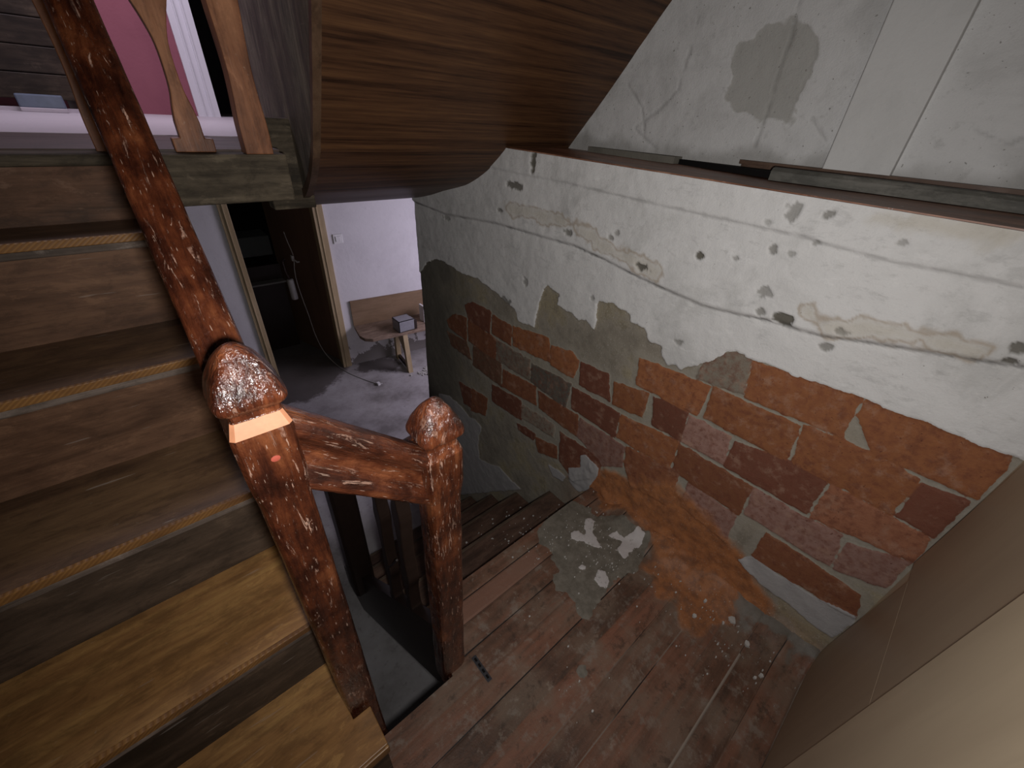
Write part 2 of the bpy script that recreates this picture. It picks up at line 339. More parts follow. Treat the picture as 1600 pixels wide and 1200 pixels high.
m_dark=plain('dark_stained_wood',(.030,.018,.014),.35,.4,0,.5,40)
m_ledge=wood('ledge_board_wood',(.12,.05,.03),(.32,.15,.09),(.50,.28,.19),'y',1,.45,.3,.4,0,((.62,.57,.55),.7),seed=3)
m_mould=wood('moulding_wood',(.035,.018,.012),(.09,.05,.032),(.13,.08,.055),'y',1,.55,.2,.3,0,None,seed=11)
m_greym=wood('grey_moulding_wood',(.05,.048,.042),(.12,.115,.10),(.19,.18,.16),'y',1,.7,.2,.25,0,None,seed=12)
m_lam=wood('beige_laminate',(.34,.258,.178),(.385,.295,.203),(.43,.335,.235),'z',1,.55,.06,.3,0,None,seed=13,ring=9,big=1.5)
m_lam2=wood('cream_laminate',(.52,.42,.29),(.60,.49,.34),(.66,.55,.39),'z',1,.5,.05,.3,0,None,seed=14,ring=7,big=1.2)
m_bench=wood('bench_wood',(.12,.08,.055),(.27,.19,.14),(.38,.29,.22),'x',1,.6,.25,.3,0,None,seed=15)
m_board=wood('back_board_wood',(.17,.11,.065),(.23,.15,.09),(.27,.18,.115),'x',1,.55,.1,.3,0,None,seed=16)
m_frame=wood('tan_door_casing',(.32,.24,.14),(.42,.32,.19),(.50,.39,.25),'z',1,.45,.15,.35,0,None,seed=17)
m_leaf=wood('dark_door_leaf',(.10,.058,.038),(.13,.075,.05),(.16,.095,.062),'z',1,.5,.1,.3,0,None,seed=18)
m_wallup=plaster('upper_plaster',(.40,.395,.385),(.25,.245,.235),.5,2.2)
m_wallhall=plaster('hall_plaster',(.66,.64,.66),(.42,.40,.42),.35,2.0,peel=((.22,.20,.19),-.72),thr=.60)
m_pink=plaster('pink_paint',(.30,.105,.135),(.25,.085,.11),.4,5)
m_lilac=plaster('lilac_floor',(.55,.50,.53),(.42,.38,.41),.3,4,.5)
m_landshade=wood('painted_landing_shade',(.04,.026,.021),(.085,.056,.046),(.12,.082,.068),'x',1,.6,.2,.3,0,None,seed=19)  # dark grained tone standing for shade on the lilac floor
m_white=plain('white_paint',(.75,.73,.78),.35,.5,0,.08,10)
m_black=plain('painted_dark_void',(.010,.009,.009),.9,.1)  # near-black colour paints in the darkness of unlit rooms and hollows
m_dirty=plain('dark_dirty_plaster',(.05,.045,.04),.9,.1)
m_grime=plaster('grey_cement',(.17,.16,.135),(.10,.095,.08),.6,6)
m_bluebox=plain('blue_grey_plastic',(.16,.20,.27),.35,.5,0,.5,25)
m_whitepl=plain('white_plastic',(.75,.74,.74),.4,.5,0,.1,10)
m_cable=plain('grey_cable',(.34,.32,.30),.5,.4,0,.1,10)
m_boxgrey=plain('grey_box_metal',(.32,.32,.35),.45,.5,.2,.35,50)
m_metal=plain('dull_metal',(.10,.10,.11),.4,.5,.7,.4,60)
m_bluec=plain('blue_card',(.18,.32,.62),.5,.4,0,.1,10)
m_debris=plain('plaster_crumbs',(.55,.53,.50),.9,.1,0,.3,90)
m_web=plain('pale_dust',(.5,.5,.52),.8,.2)

def veneer():
    g=NT('striped_veneer'); v=g.coord((.05,1,1),rot=(0,0,.05)); v2=g.coord((.015,1,1),rot=(0,0,.035))
    a=g.noise(v2,52,4,.6,0); b=g.noise(v,150,4,.6,.05); c0=g.noise(v,320,2,.6)
    f=g.math('ADD',g.math('MULTIPLY',a,.62),g.math('ADD',g.math('MULTIPLY',b,.28),g.math('MULTIPLY',c0,.10)))
    c=g.ramp(f,[(.38,(.028,.012,.006)),(.46,(.065,.029,.014)),(.54,(.10,.046,.021)),(.64,(.15,.072,.030))])
    return g.done(c,.48,g.bump(c0,.05,.0005),.3)
m_ven=veneer()
def ropestrip():
    g=NT('ribbed_yellow_nosing'); v=g.coord()
    s=g.new('ShaderNodeSeparateXYZ'); g.link(v,s.inputs[0])
    t=g.math('SINE',g.math('MULTIPLY',g.math('ADD',s.outputs[0],g.math('MULTIPLY',s.outputs[2],-1.3)),2*math.pi/.0095))
    n=g.noise(g.coord((.3,1,1)),12,4,.6)
    c=g.mix(g.step(t,-.3,.6),(.22,.105,.034),(.29,.145,.046)); c=g.mix(g.step(n,.42,.65),c,(.12,.055,.022))
    return g.done(c,.45,g.bump(t,.25,.0008),.35)
m_rope=ropestrip()
m_noseg=wood('worn_grey_nosing',(.06,.045,.035),(.17,.13,.105),(.33,.27,.23),'x',1,.7,.4,.2,0,None,seed=21)

# ------------------------------------------------------------------ right wall: plaster over brick (one relief mesh)
def build_wall_right():
    XW=1.05; g=.004
    ys=np.arange(-.214,1.9071,g); zs=np.arange(-1.0,1.1421,g)
    Y,Z=np.meshgrid(ys,zs,indexing='ij')
    n_e=(fbm(Y*38,Z*38,4,11)-.5)*.014
    white=[(2.05,.30)]+WHITE_EDGE+[(-.35,.79),(-.35,1.3),(2.05,1.3)]
    sw=sdf(Y,Z,white)+n_e
    pt=np.full(Y.shape,-9.0)
    for P in PATCHES: pt=np.maximum(pt,sdf(Y,Z,P))
    pt=pt+n_e*.8
    COLS={'o':(.275,.108,.046),'r':(.215,.085,.042),'d':(.15,.058,.036),'p':(.28,.165,.135),'b':(.14,.080,.05),
          'g':(.22,.19,.15),'k':(.125,.115,.095),'q':(.32,.135,.075)}
    sb=np.full(Y.shape,-9.0); bc=np.zeros(Y.shape+(3,))
    for k,P in BRICKS:
        s=sdf(Y,Z,P); rnd=RNG.uniform(.85,1.15); up=s>sb
        sb=np.where(up,s,sb)
        for c in range(3): bc[...,c]=np.where(up,COLS[k][c]*rnd,bc[...,c])
    sb=sb+.003+(fbm(Y*45,Z*45,4,5)-.5)*.011
    orange=np.maximum(sstep(-.02,.02,sdf(Y,Z,[(.74,-.05),(.70,.02),(.534,.153),(.34,.25),(.173,.225),(.07,.20),(-.03,.13),(-.10,-.06)])+(fbm(Y*16,Z*16,4,3)-.5)*.10),.35*sstep(.14,.0,Z)*sstep(.8,.6,Y))
    far=sstep(1.35,1.75,Y+(fbm(Y*8,Z*8,3,31)-.5)*.2)  # far end darker: olive cement, with some of its shading painted in
    d1=dline(Y,Z,CRACK1); d2=dline(Y,Z,CRACK2)
    # signed side of the first crack: above or below
    c1=np.array(CRACK1)[::-1]; zc=np.interp(ys,c1[:,0],c1[:,1])[:,None]; ab=Z-zc
    c2=np.array(CRACK2)[::-1]; zc2=np.interp(ys,c2[:,0],c2[:,1])[:,None]; ab2=Z-zc2
    cr=np.maximum(sstep(.0040,.0008,d1+(fbm(Y*50,Z*50,3,2)-.5)*.010)*sstep(.25,.6,fbm(Y*11,Z*3,3,77)),.28*sstep(.0045,.001,d2+(fbm(Y*40,Z*40,3,4)-.5)*.010))
    stn=np.zeros(Y.shape)
    for P in STAINS: stn=np.maximum(stn,sstep(.030,.0,dline(Y,Z,P)+(fbm(Y*30,Z*30,3,8)-.5)*.05))
    edge=np.zeros(Y.shape)
    for P in STAINS[:2]:
        dd=dline(Y,Z,P)+(fbm(Y*30,Z*30,3,8)-.5)*.05; edge=np.maximum(edge,np.exp(-((dd-.02)/.004)**2))
    sp=np.zeros(Y.shape)
    for (a,b,ra,rb,wt) in SPOTS:
        r=np.hypot((Y-a)/(ra*1.25),(Z-b)/(rb*1.25))+(fbm(Y*90,Z*90,3,17)-.5)*1.5
        sp=np.maximum(sp,wt*sstep(1.0,.8,r))
    W=sstep(-.001,.002,sw); B=sstep(-.001,.003,sb)*(1-W); PT=sstep(-.001,.002,pt)
    D=W*.007+B*.0035+PT*.004
    D+=W*(.012*sstep(-.004,.012,ab)*sstep(.35,.0,ab)+.006*sstep(-.004,.006,ab2)*sstep(.2,0,ab2))
    D+=(fbm(Y*5,Z*5,4,21)-.5)*.010+(fbm(Y*30,Z*30,4,23)-.5)*.0035-sp*.007*W-cr*.003
    D+=orange*.010*fbm(Y*20,Z*20,3,6)
    D+=.05*sstep(.07,-.02,Z+(fbm(Y*10,Z*10,3,44)-.5)*.06)*sstep(.60,.52,Y)*fbm(Y*14,Z*14,3,12)   # mortar fillet at the foot
    P=np.stack([XW-D,Y,Z],-1)
    P[0,:,0]=XW-.001
    P[...,2]=np.where(Z>1.0,1.0+(Z-1.0)*(1.138+.0115*Y-1.0)/.142,Z)
    P[-1,:,0]+=.006
    g_=NT('plaster_over_brick'); a=g_.attr; v=g_.coord(); fn=g_.noise(v,260,4,.65); mn=g_.noise(v,60,5,.65); bn=g_.noise(v,9,5,.6)
    wf=g_.math('ADD',a('sw'),g_.math('MULTIPLY',g_.math('SUBTRACT',mn,.5),.008))
    bf=g_.math('ADD',a('sb'),g_.math('MULTIPLY',g_.math('SUBTRACT',mn,.5),.007))
    pf=g_.math('ADD',a('pt'),g_.math('MULTIPLY',g_.math('SUBTRACT',mn,.5),.008))
    cem=g_.ramp(bn,[(.3,(.20,.175,.14)),(.5,(.28,.248,.20)),(.62,(.31,.265,.18))])
    cem=g_.mix(g_.math('MULTIPLY',g_.step(g_.noise(v,18,10,.76),.52,.62),.4),cem,(.11,.098,.08))
    cem=g_.mix(g_.math('MULTIPLY',g_.step(fn,.61,.67),.6),cem,(.55,.53,.5))
    jn=g_.step(a('sb'),-.030,-.012); cem=g_.mix(g_.math('MULTIPLY',jn,.8),cem,g_.mix(mn,(.22,.195,.155),(.36,.33,.28)))
    cem=g_.mix(a('far'),cem,g_.mix(bn,(.10,.09,.072),(.18,.165,.135)))
    bcol=g_.mix(g_.step(mn,.35,.75),a('bc',True),g_.mix(.55,a('bc',True),(.16,.05,.03)))
    bcol=g_.mix(g_.math('MULTIPLY',g_.step(g_.noise(v,24,5,.7),.50,.70),.5),bcol,(.36,.22,.155))
    b2=g_.noise(v,30,10,.76,.2); bcol=g_.mix(g_.math('MULTIPLY',g_.step(b2,.52,.62),.4),bcol,(.13,.045,.028))
    bcol=g_.mix(g_.math('MULTIPLY',g_.step(g_.noise(v,150,2,.5),.68,.72),.7),bcol,(.10,.03,.02))
    c=g_.mix(g_.step(bf,-.0005,.0012),cem,bcol)
    pcol=g_.mix(g_.noise(v,20,5,.6),(.30,.29,.29),(.42,.40,.395)); c=g_.mix(g_.step(pf,-.0005,.001),c,pcol)
    oc=g_.mix(g_.step(g_.noise(v,30,5,.7),.35,.7),(.38,.150,.058),(.23,.095,.045)); oc=g_.mix(g_.math('MULTIPLY',g_.step(fn,.62,.68),.6),oc,(.5,.42,.35))
    of=g_.math('MULTIPLY',a('og'),g_.math('SUBTRACT',1.0,g_.step(pf,-.0005,.001))); c=g_.mix(of,c,oc)
    wc=g_.mix(g_.math('MULTIPLY',g_.step(g_.noise(v,5,7,.68,.5),.47,.70),.55),(.66,.65,.64),(.44,.435,.42))
    wc=g_.mix(g_.math('MULTIPLY',g_.step(g_.noise(g_.coord((1,1,2.2)),26,6,.7),.56,.72),.35),wc,(.36,.355,.34))
    w2=g_.noise(g_.coord((1,1,2.5)),11,11,.78,.3); wc=g_.mix(g_.math('MULTIPLY',g_.step(w2,.54,.64),.35),wc,(.40,.395,.385)); wc=g_.mix(g_.math('MULTIPLY',g_.step(w2,.43,.36),.5),wc,(.74,.73,.72))
    wc=g_.mix(g_.math('MULTIPLY',a('stn'),.42),wc,(.46,.40,.29)); wc=g_.mix(g_.math('MULTIPLY',a('edg'),.55),wc,(.30,.21,.12))
    wc=g_.mix(a('spt'),wc,(.13,.12,.10)); wc=g_.mix(g_.math('MULTIPLY',a('crk'),.8),wc,(.13,.125,.12))
    wc=g_.mix(g_.math('MULTIPLY',g_.step(g_.noise(v,95,3,.6),.73,.76),.8),wc,(.20,.18,.15))
    c=g_.mix(g_.step(wf,-.0004,.0006),c,wc)
    nb=g_.bump(g_.math('ADD',fn,g_.math('MULTIPLY',mn,2.0)),.45,.0022)
    mat=g_.done(c,.85,nb,.25)
    me=gridmesh('wall_right',P,mat)
    for n_,A in (('sw',sw),('sb',np.clip(sb,-.05,.05)),('pt',np.clip(pt,-.05,.05)),('og',orange),('far',far),('stn',stn),('edg',edge),('spt',sp),('crk',cr)):
        setattr_f(me,n_,A)
    setattr_c(me,'bc',bc.reshape(-1,3))
    o=bpy.data.objects.new('wall_right',me); COL.objects.link(o); struct(o)
    core=MB().box(1.056,1.40,-.214,1.904,-1.0,1.120).build('wall_core',m_grime,o)
build_wall_right()

# ------------------------------------------------------------------ landing floor
def build_landing():
    g=.004; xs=np.arange(-.95,1.0501,g); ys=np.arange(-.214,.6121,g)
    X,Y=np.meshgrid(xs,ys,indexing='ij')
    mask=(Y<=.412)|(X>=.236)
    bd=[-.30,-.205,-.133,-.063,.0078,.0785,.149,.22,.29,.36,.43,.497,.558,.70]
    pid=np.zeros(X.shape); gap=np.full(X.shape,.05)
    for i,b in enumerate(bd[:-1]):
        m=(Y>=b)&(Y<bd[i+1]); pid=np.where(m,RNG.rand(),pid); gap=np.minimum(gap,np.abs(Y-b)+(fbm(X*6,Y*0+i*7.3,2,40)-.5)*.0012)
    pale=np.zeros(X.shape)
    for b,s in ((-.063,1.0),(.0078,.45),(.0785,.6),(.22,.35),(-.133,.5),(-.205,.8),(.36,.3),(.149,.45)):
        pale=np.maximum(pale,s*(np.abs(Y-b)<.02)*sstep(.35,.6,vnoise(X*5,Y*0+b*90,50)))
    ln=sstep(.0036,.0022,np.abs(Y+.063+(fbm(X*4,Y*0,2,5)-.5)*.002))*(X<.90)*(X>.25); pale=np.maximum(pale,ln); gap=np.where(ln>.2,0,gap)
    scm=sdf(X,Y,FLOOR_CEMENT)+(fbm(X*40,Y*40,4,13)-.5)*.03
    scm=np.maximum(scm,.016-np.hypot(X-.512,Y-.195)+(fbm(X*70,Y*70,3,3)-.5)*.02)
    sg=sdf(X,Y,FLOOR_GREY)+(fbm(X*30,Y*30,4,15)-.5)*.09
    so=.012+sdf(X,Y,FLOOR_ORANGE)+(fbm(X*22,Y*22,4,14)-.5)*.11
    sfl=np.full(X.shape,-9.0)
    for P_ in FLOOR_FLAKES: sfl=np.maximum(sfl,sdf(X,Y,P_))
    sfl=np.clip(sfl+(fbm(X*70,Y*70,4,81)-.5)*.014,-.05,.05)
    pinkp=((Y>.497)&(Y<.558)&(X<.66)).astype(float)
    O=sstep(-.01,.02,so)
    D=(fbm(X*9,Y*9,3,18)-.5)*.003-.004*sstep(.003,.0008,gap)*(1-sstep(0,.01,scm))*(1-O)+.0012*sstep(0,.006,scm)+O*.006*fbm(X*30,Y*30,3,8)
    D+=(pid-.5)*.0015+.0022*sstep(-.001,.002,sfl)
    D+=.05*sstep(.93,1.06,X+(fbm(X*12,Y*12,3,19)-.5)*.08)*sstep(.55,.42,Y)
    P=np.stack([X,Y,D],-1)
    q=NT('landing_planks'); a=q.attr; v=q.coord(); gr=q.coord((.08,1,1)); fn=q.noise(v,220,4,.65)
    n1=q.noise(gr,60,4,.6,.3); n2=q.noise(v,6,5,.62); n3=q.noise(v,28,5,.7)
    c=q.ramp(q.math('ADD',q.math('MULTIPLY',n1,.4),q.math('ADD',q.math('MULTIPLY',a('pid'),.22),q.math('MULTIPLY',n2,.42))),
        [(.36,(.070,.042,.029)),(.50,(.14,.072,.046)),(.62,(.22,.098,.060))])
    c=q.mix(q.math('MULTIPLY',q.step(n2,.42,.62),.6),c,(.175,.135,.10))
    c=q.mix(q.math('MULTIPLY',q.step(n3,.58,.72),.5),c,(.32,.265,.21))
    n4=q.noise(v,15,10,.76,.2); n5=q.noise(q.coord((.35,1,1)),34,8,.75)
    c=q.mix(q.math('MULTIPLY',q.step(n4,.53,.63),.55),c,(.24,.20,.165)); c=q.mix(q.math('MULTIPLY',q.step(n4,.46,.36),.6),c,(.045,.028,.02)); c=q.mix(q.math('MULTIPLY',q.step(n5,.56,.66),.4),c,(.20,.075,.045))
    c=q.mix(q.math('MULTIPLY',a('pnk'),.75),c,(.22,.115,.080))
    gp=q.math('SUBTRACT',1.0,q.step(a('gap'),.0008,.0022))
    c=q.mix(gp,c,q.mix(a('pale'),(.012,.009,.008),(.33,.27,.22)))
    of=q.step(q.math('ADD',a('so'),q.math('MULTIPLY',q.math('SUBTRACT',n3,.5),.05)),-.012,.02)
    oc=q.mix(q.step(n3,.38,.66),(.35,.140,.055),(.20,.088,.045)); oc=q.mix(q.math('MULTIPLY',q.step(fn,.63,.68),.6),oc,(.5,.42,.35)); c=q.mix(q.math('MULTIPLY',of,.92),c,oc)
    gf=q.step(q.math('ADD',a('sg'),q.math('MULTIPLY',q.math('SUBTRACT',n3,.5),.06)),-.006,.02); c=q.mix(q.math('MULTIPLY',gf,.85),c,q.mix(n3,(.09,.08,.065),(.22,.205,.18)))
    cf=q.step(q.math('ADD',a('scm'),q.math('MULTIPLY',q.math('SUBTRACT',n3,.5),.010)),-.001,.002)
    c=q.mix(cf,c,q.mix(q.step(n3,.35,.68),(.13,.115,.092),(.20,.18,.148)))
    ff=q.step(q.math('ADD',a('sfl'),q.math('MULTIPLY',q.math('SUBTRACT',n3,.5),.014)),-.0006,.0006); c=q.mix(ff,c,q.mix(n3,(.42,.39,.38),(.60,.57,.56)))
    c=q.mix(q.math('MULTIPLY',q.step(fn,.68,.72),.65),c,(.5,.47,.43))
    mat=q.done(c,q.ramp(n2,[(.3,.45),(.7,.75)]),q.bump(q.math('ADD',fn,q.math('MULTIPLY',n3,2)),.4,.002),.3)
    me=gridmesh('floor',P,mat,mask)
    for n_,A in (('pid',pid),('gap',gap),('pale',pale),('scm',np.clip(scm,-.05,.05)),('so',np.clip(so,-.06,.06)),('sg',np.clip(sg,-.06,.06)),('pnk',pinkp),('sfl',sfl)): setattr_f(me,n_,A)
    o=bpy.data.objects.new('floor',me); COL.objects.link(o); struct(o)
    b=MB().prism([(-.95,-.214),(1.05,-.214),(1.05,.608),(.238,.608),(.238,.410),(-.95,.410)],'z',-.055,-.007)
    b.build('floor_edge',m_riser,o)
build_landing()

# plaster flakes and crumbs lying on the landing and lower treads
def debris():
    b=MB(); r=random.Random(3)
    def flake(x,y,z,s,tilt=.15,h=.0016):
        n=r.randint(5,8); a0=r.random()*6.28; st=r.uniform(.5,1)
        top=[]; 
        for k in range(n):
            a=a0+k*2*math.pi/n; q=s*r.uniform(.6,1.15)
            top.append((x+math.cos(a)*q,y+math.sin(a)*q*st,z+h+abs(math.cos(a)*q*tilt*r.random())))
        b.add([(p[0],p[1],z-.002) for p in top]+top,[list(range(n))[::-1],list(range(n,2*n))]+[(i,(i+1)%n,n+(i+1)%n,n+i) for i in range(n)])
    for (cx,cy,sx,sy,k,zs) in ((.93,.42,.09,.10,80,.008),(.80,.36,.06,.06,50,.007),(.94,.10,.10,.12,50,.008),(1.0,-.03,.03,.09,30,.012),(.90,-.10,.05,.05,14,.008),(.75,.52,.10,.05,45,.005),(.85,.0,.14,.12,36,.005),(.55,.25,.20,.18,18,.003)):
        for i in range(k):
            x=min(1.03,r.gauss(cx,sx*.7)); y=r.gauss(cy,sy*.7)
            if y<-.2 or y>.6 or x<.30: continue
            flake(x,y,zs,r.choice([.0010,.0013,.0016,.002,.0025,.0035]))
    for x,y,s in ((.965,-.005,.012),(.935,.008,.007),(1.0,-.035,.008),(.93,-.065,.010),(.955,.075,.009),(.86,-.115,.006),(.88,-.125,.008),(.885,.075,.008)): flake(x,y,.010,s,.3,.003)
    for k,y0 in enumerate((.615,.81)):
        for i in range(50): flake(r.uniform(.6,1.02),r.uniform(y0,y0+.17),-.2*(k+1)+.001,r.choice([.0015,.002,.003,.005]))
    tag(b.build('plaster_debris',m_debris),'white plaster flakes and crumbs scattered over the landing boards and top stairs','debris',kind='stuff')
debris()

# small slotted metal bracket let into the boards
t=thing('metal_bracket','small dull slotted metal bracket lying on the boards by the far newel post','bracket',(.306,.375,.002))
b=MB(); b.box(.299,.313,.338,.412,.002,.0042); o_=b.build('plate',m_metal,t,bevel=.0006); o_.rotation_euler=(0,0,0)
b=MB()
for k in range(4): b.box(.303,.309,.345+k*.017,.355+k*.017,.0036,.0048)
b.build('slot',m_black,t)

# ------------------------------------------------------------------ upper flight
NOSE=[.323,.523,.722,.94,1.14]; RIS=[.345,.545,.749,.965,1.165,1.285]
st=thing('staircase','worn wooden staircase climbing on the left with ribbed yellow nosings','staircase',(-.45,.345,0))
def treadbox(k):
    z=.2*(k+1); y0=NOSE[k]+.006; y1=RIS[k+1]+.012; b=MB()
    if k==0:
        b.prism([(-.95,y0),(.037,y0),(.037,.409),(.001,.409),(.001,y1),(-.95,y1)],'z',z-.03,z)
    else: b.box(-.95,0,y0,y1,z-.03,z)
    return b
for k in range(5):
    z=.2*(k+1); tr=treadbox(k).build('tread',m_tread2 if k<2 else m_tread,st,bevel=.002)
    xr=.037 if k==0 else 0.0
    if k>0:
        MB().box(-.95,xr,NOSE[k]-.001,NOSE[k]+.008,z-.0145,z+.0012).build('nosing_strip',m_rope,tr,bevel=.0015)
        MB().box(-.95,xr,NOSE[k]+.001,NOSE[k]+.010,z-.029,z-.0145).build('tread_edge',m_noseg,tr,bevel=.003)
    else: MB().box(-.95,xr,NOSE[k],NOSE[k]+.006,z-.029,z).build('tread_edge',m_tread2,tr,bevel=.002)
for k in range(6):
    z0=.2*k; z1=z0+.172 if k<5 else 1.108
    b=MB().box(-.95,.034 if k==0 else -.001,RIS[k],RIS[k]+.02,z0,z1)
    b.build('riser',m_riser if k<3 else m_riser2 if k<5 else m_plank,st)
b=MB().prism([(.43,.0),(.43,.0),(1.24,.78),(1.284,.80),(1.284,.55),(.70,.0)],'x',-.032,-.003); b.build('string_board',m_riser,st)

# ------------------------------------------------------------------ turned / cut newels
def ring(cx,cy,z,hx,hy,n=4.0,seg=40,jit=0,seed=0):
    out=[]
    for k in range(seg):
        a=2*math.pi*(k+.5)/seg; c,s=math.cos(a),math.sin(a)
        r=(abs(c)**n+abs(s)**n)**(-1/n)
        p=Vector((cx+c*r*hx,cy+s*r*hy,z))
        if jit: 
            d=noise.noise(p*55+Vector((seed,0,0)))*jit; p+=Vector((c,s,0))*d
        out.append(p)
    return out
def newel(parent,cx,cy,hx,hy,zb,zs,tip,seed,cut=None):
    """post body from zb to shoulder zs, bevelled cut, neck, ogive finial up to tip"""
    h=tip-zs; R=[]
    zz=[zb,zb+.02]+[zb+.02+(zs-.12-zb-.02)*i/14 for i in range(1,15)]
    for z in zz: R.append(ring(cx,cy,z,hx*.93,hy*.93,5.5,40,.0022,seed))
    for dz,f,n in ((-.10,.95,6),(-.085,.985,9),(-.07,1.0,12),(-.03,1.0,14),(-.004,1.0,14),(0,.985,14)): R.append(ring(cx,cy,zs+dz,hx*f,hy*f,n,40,.0008,seed))
    post=MB().loft(R).build('newel_post',m_varz,parent,smooth=False)
    R=[ring(cx,cy,zs,hx*.985,hy*.985,14),ring(cx,cy,zs+.018,hx*.80,hy*.76,12)]
    mb=MB(); mb.loft(R,0)
    sh=mb.build('cut_shoulder',[cut or m_bare,m_varz],post)
    for p in sh.data.polygons:
        p.material_index=0 if p.normal.y<-.35 and abs(p.normal.z)<.95 else 1
    z0=zs+.018; hh=tip-z0; prof=[(0,.82,9),(.03,.80,9),(.10,.82,9),(.15,.95,8),(.21,1.07,7.5),(.28,1.10,7),(.38,1.05,6.5),(.50,.95,6),(.62,.82,5.4),(.74,.67,4.6),(.84,.52,3.8),(.92,.36,3),(.975,.19,2.4),(1,.03,2)]
    R=[]
    pts=spline([(a*hh,b,c) for a,b,c in prof],5)
    for p in pts: R.append(ring(cx,cy,z0+p[0],hx*p[1],hy*p[1],max(2,p[2]),96,.0016,seed+3))
    MB().loft(R).build('finial',m_fin,post,smooth=True)
    return post
rl=thing('stair_railing','thick glossy red brown railing with two newel posts beside the stairwell','railing',(.027,.445,0))
newel(rl,.0275,.446,.0315,.0315,-.045,.943,1.038,1)
newel(rl,.252,.446,.035,.032,-.045,.775,.877,5,m_fin)
MB().loft([[(.030+.0055*f*math.cos(a),.4138+dy,.905+.0045*f*math.sin(a)) for a in [k*math.pi/6 for k in range(12)]] for f,dy in ((1,.004),(.9,0),(.3,-.0006))]).build('red_chip',plain('red_chip',(.42,.09,.06),.4),rl)
# sloping handrail: section in (x, n), swept along the pitch of the stairs
def sweep(name,sec,mat,parent,origin,length,rotx,rotz=0,seg=40,jit=.0008,seed=0):
    rings=[]
    for i in range(seg+1):
        y=length*i/seg; r=[]
        for (a,c) in sec:
            p=Vector((a,y,c)); d=noise.noise(Vector((a*60+seed,y*18,c*60)))*jit
            r.append(p+Vector((a,0,c)).normalized()*d)
        rings.append(r)
    m=MB().loft(rings)
    return mk(name,m.v,m.f,mat,parent,fm=m.m,smooth=True,loc=origin,rot=(rotx,0,rotz))
hs=[(-.021,-.048),(-.0235,-.043),(-.0235,-.034),(-.020,-.028),(-.019,-.018),(-.0245,-.011),(-.0245,-.006),(-.0215,-.0015),(-.012,0),(0,.0012),(.012,0),(.0215,-.0015),(.0245,-.006),(.0245,-.011),(.019,-.018),(.020,-.028),(.0235,-.034),(.0235,-.043),(.021,-.048)]
sweep('handrail',hs,m_vary,rl,(.0238,.468,.941),1.15,math.atan2(.98,1),seed=2)
# short rail linking the two newels, falling from the near one to the far one
ss=[(-.021,-.092),(-.022,-.088),(-.022,-.080),(-.017,-.074),(-.008,-.064),(-.0045,-.050),(-.008,-.036),(-.019,-.028),(-.023,-.024),(-.025,-.018),(-.024,-.010),(-.019,-.004),(-.010,0),(.004,0),(.015,-.004),(.021,-.012),(.022,-.024),(.020,-.094)]
rings=[]
for i in range(29):
    x=.052+(.225-.052)*i/28; zt_=.948-.93*(x-.06)
    rings.append([(x,.4425-a*.95+noise.noise(Vector((x*30,c*60,1)))*.0008,zt_+c*1.33+noise.noise(Vector((x*25,c*50,7)))*.0012) for a,c in [(-a,c) for a,c in ss]])
MB().loft(rings).build('short_rail',m_varx,rl,smooth=True)

# ------------------------------------------------------------------ lower flight + railing
LN=[.61,.804,1.02,1.225,1.43]
lf=thing('staircase','dusty reddish brown wooden staircase descending along the brick wall','staircase',(.65,.62,-1.0))
for k in range(4):
    z=-.2*(k+1); tr=MB().box(.27,1.04,LN[k]+.0,LN[k+1]+.0,z-.03,z).build('tread',wood('lower_tread_%d'%k,(.035,.022,.016),(.085,.046,.032),(.14,.085,.06),'x',1,.6,.3,.3,.1,((.3,.27,.23),.5),seed=30+k),lf,bevel=.002)
    MB().box(.27,1.04,LN[k+1]-.002,LN[k+1]+.012,z-.031,z+.001).build('tread_edge',m_riser,tr,bevel=.003)
for k in range(5):
    z1=-.2*k-.03; MB().box(.27,1.04,LN[k]-.025,LN[k]-.005,-.2*(k+1) if k<4 else -1.0,z1 if k else -.055).build('riser',m_riser,lf)
zt=lambda y:.06-(y-.57)*.98
MB().prism([(.478,zt(.478)),(1.5,zt(1.5)),(1.5,-1.0),(1.3,-1.0),(.478,zt(.478)-.34)],'x',.236,.268).build('string_board',m_dark,lf)

lr=thing('stair_railing','dark lower railing with carved balusters descending behind the far newel post','railing',(.252,.6,0))
MB().loft([ring(.247,1.20,z,.047,.045,8,24) for z in (zt(1.2)-.08,-.3,-.1,.10)]+[ring(.247,1.20,.13,.03,.03,4,24),ring(.247,1.20,.16,.042,.042,4,24),ring(.247,1.20,.22,.01,.01,3,24)]).build('newel_post',m_dark,lr)
sweep('handrail',hs,m_vary,lr,(.252,.474,.800),.98,-math.atan2(.98,1),seed=9)
def splat(pts_l,pts_r,axis,c,th):
    P=[p for p in pts_l]+[p for p in reversed(pts_r)]
    return MB().prism(P,axis,c-th/2,c+th/2)
def lowbal(y,seed):
    zb=zt(y)-.03; ztop=.765-(y-.474)*.98; hgt=ztop-zb
    prof=[(0,.020),(.06,.022),(.10,.014),(.22,.0135),(.30,.024),(.36,.020),(.46,.014),(.62,.018),(.72,.024),(.80,.015),(.92,.020),(1,.022)]
    p=spline([(a*hgt,b,0) for a,b in prof],4)
    L=[(y-q[1],zb+q[0]) for q in p]; Rr=[(y+q[1],zb+q[0]) for q in p]
    o=splat(L,Rr,'x',.256,.034).build('baluster',m_dark,lr,bevel=.004)
    return o
lowbal(.645,1); lowbal(.785,2)
MB().tube([(.24,.785,.02),(.245,.74,.09),(.245,.70,.16)],.0035).build('brace_rod',m_dark,lr)

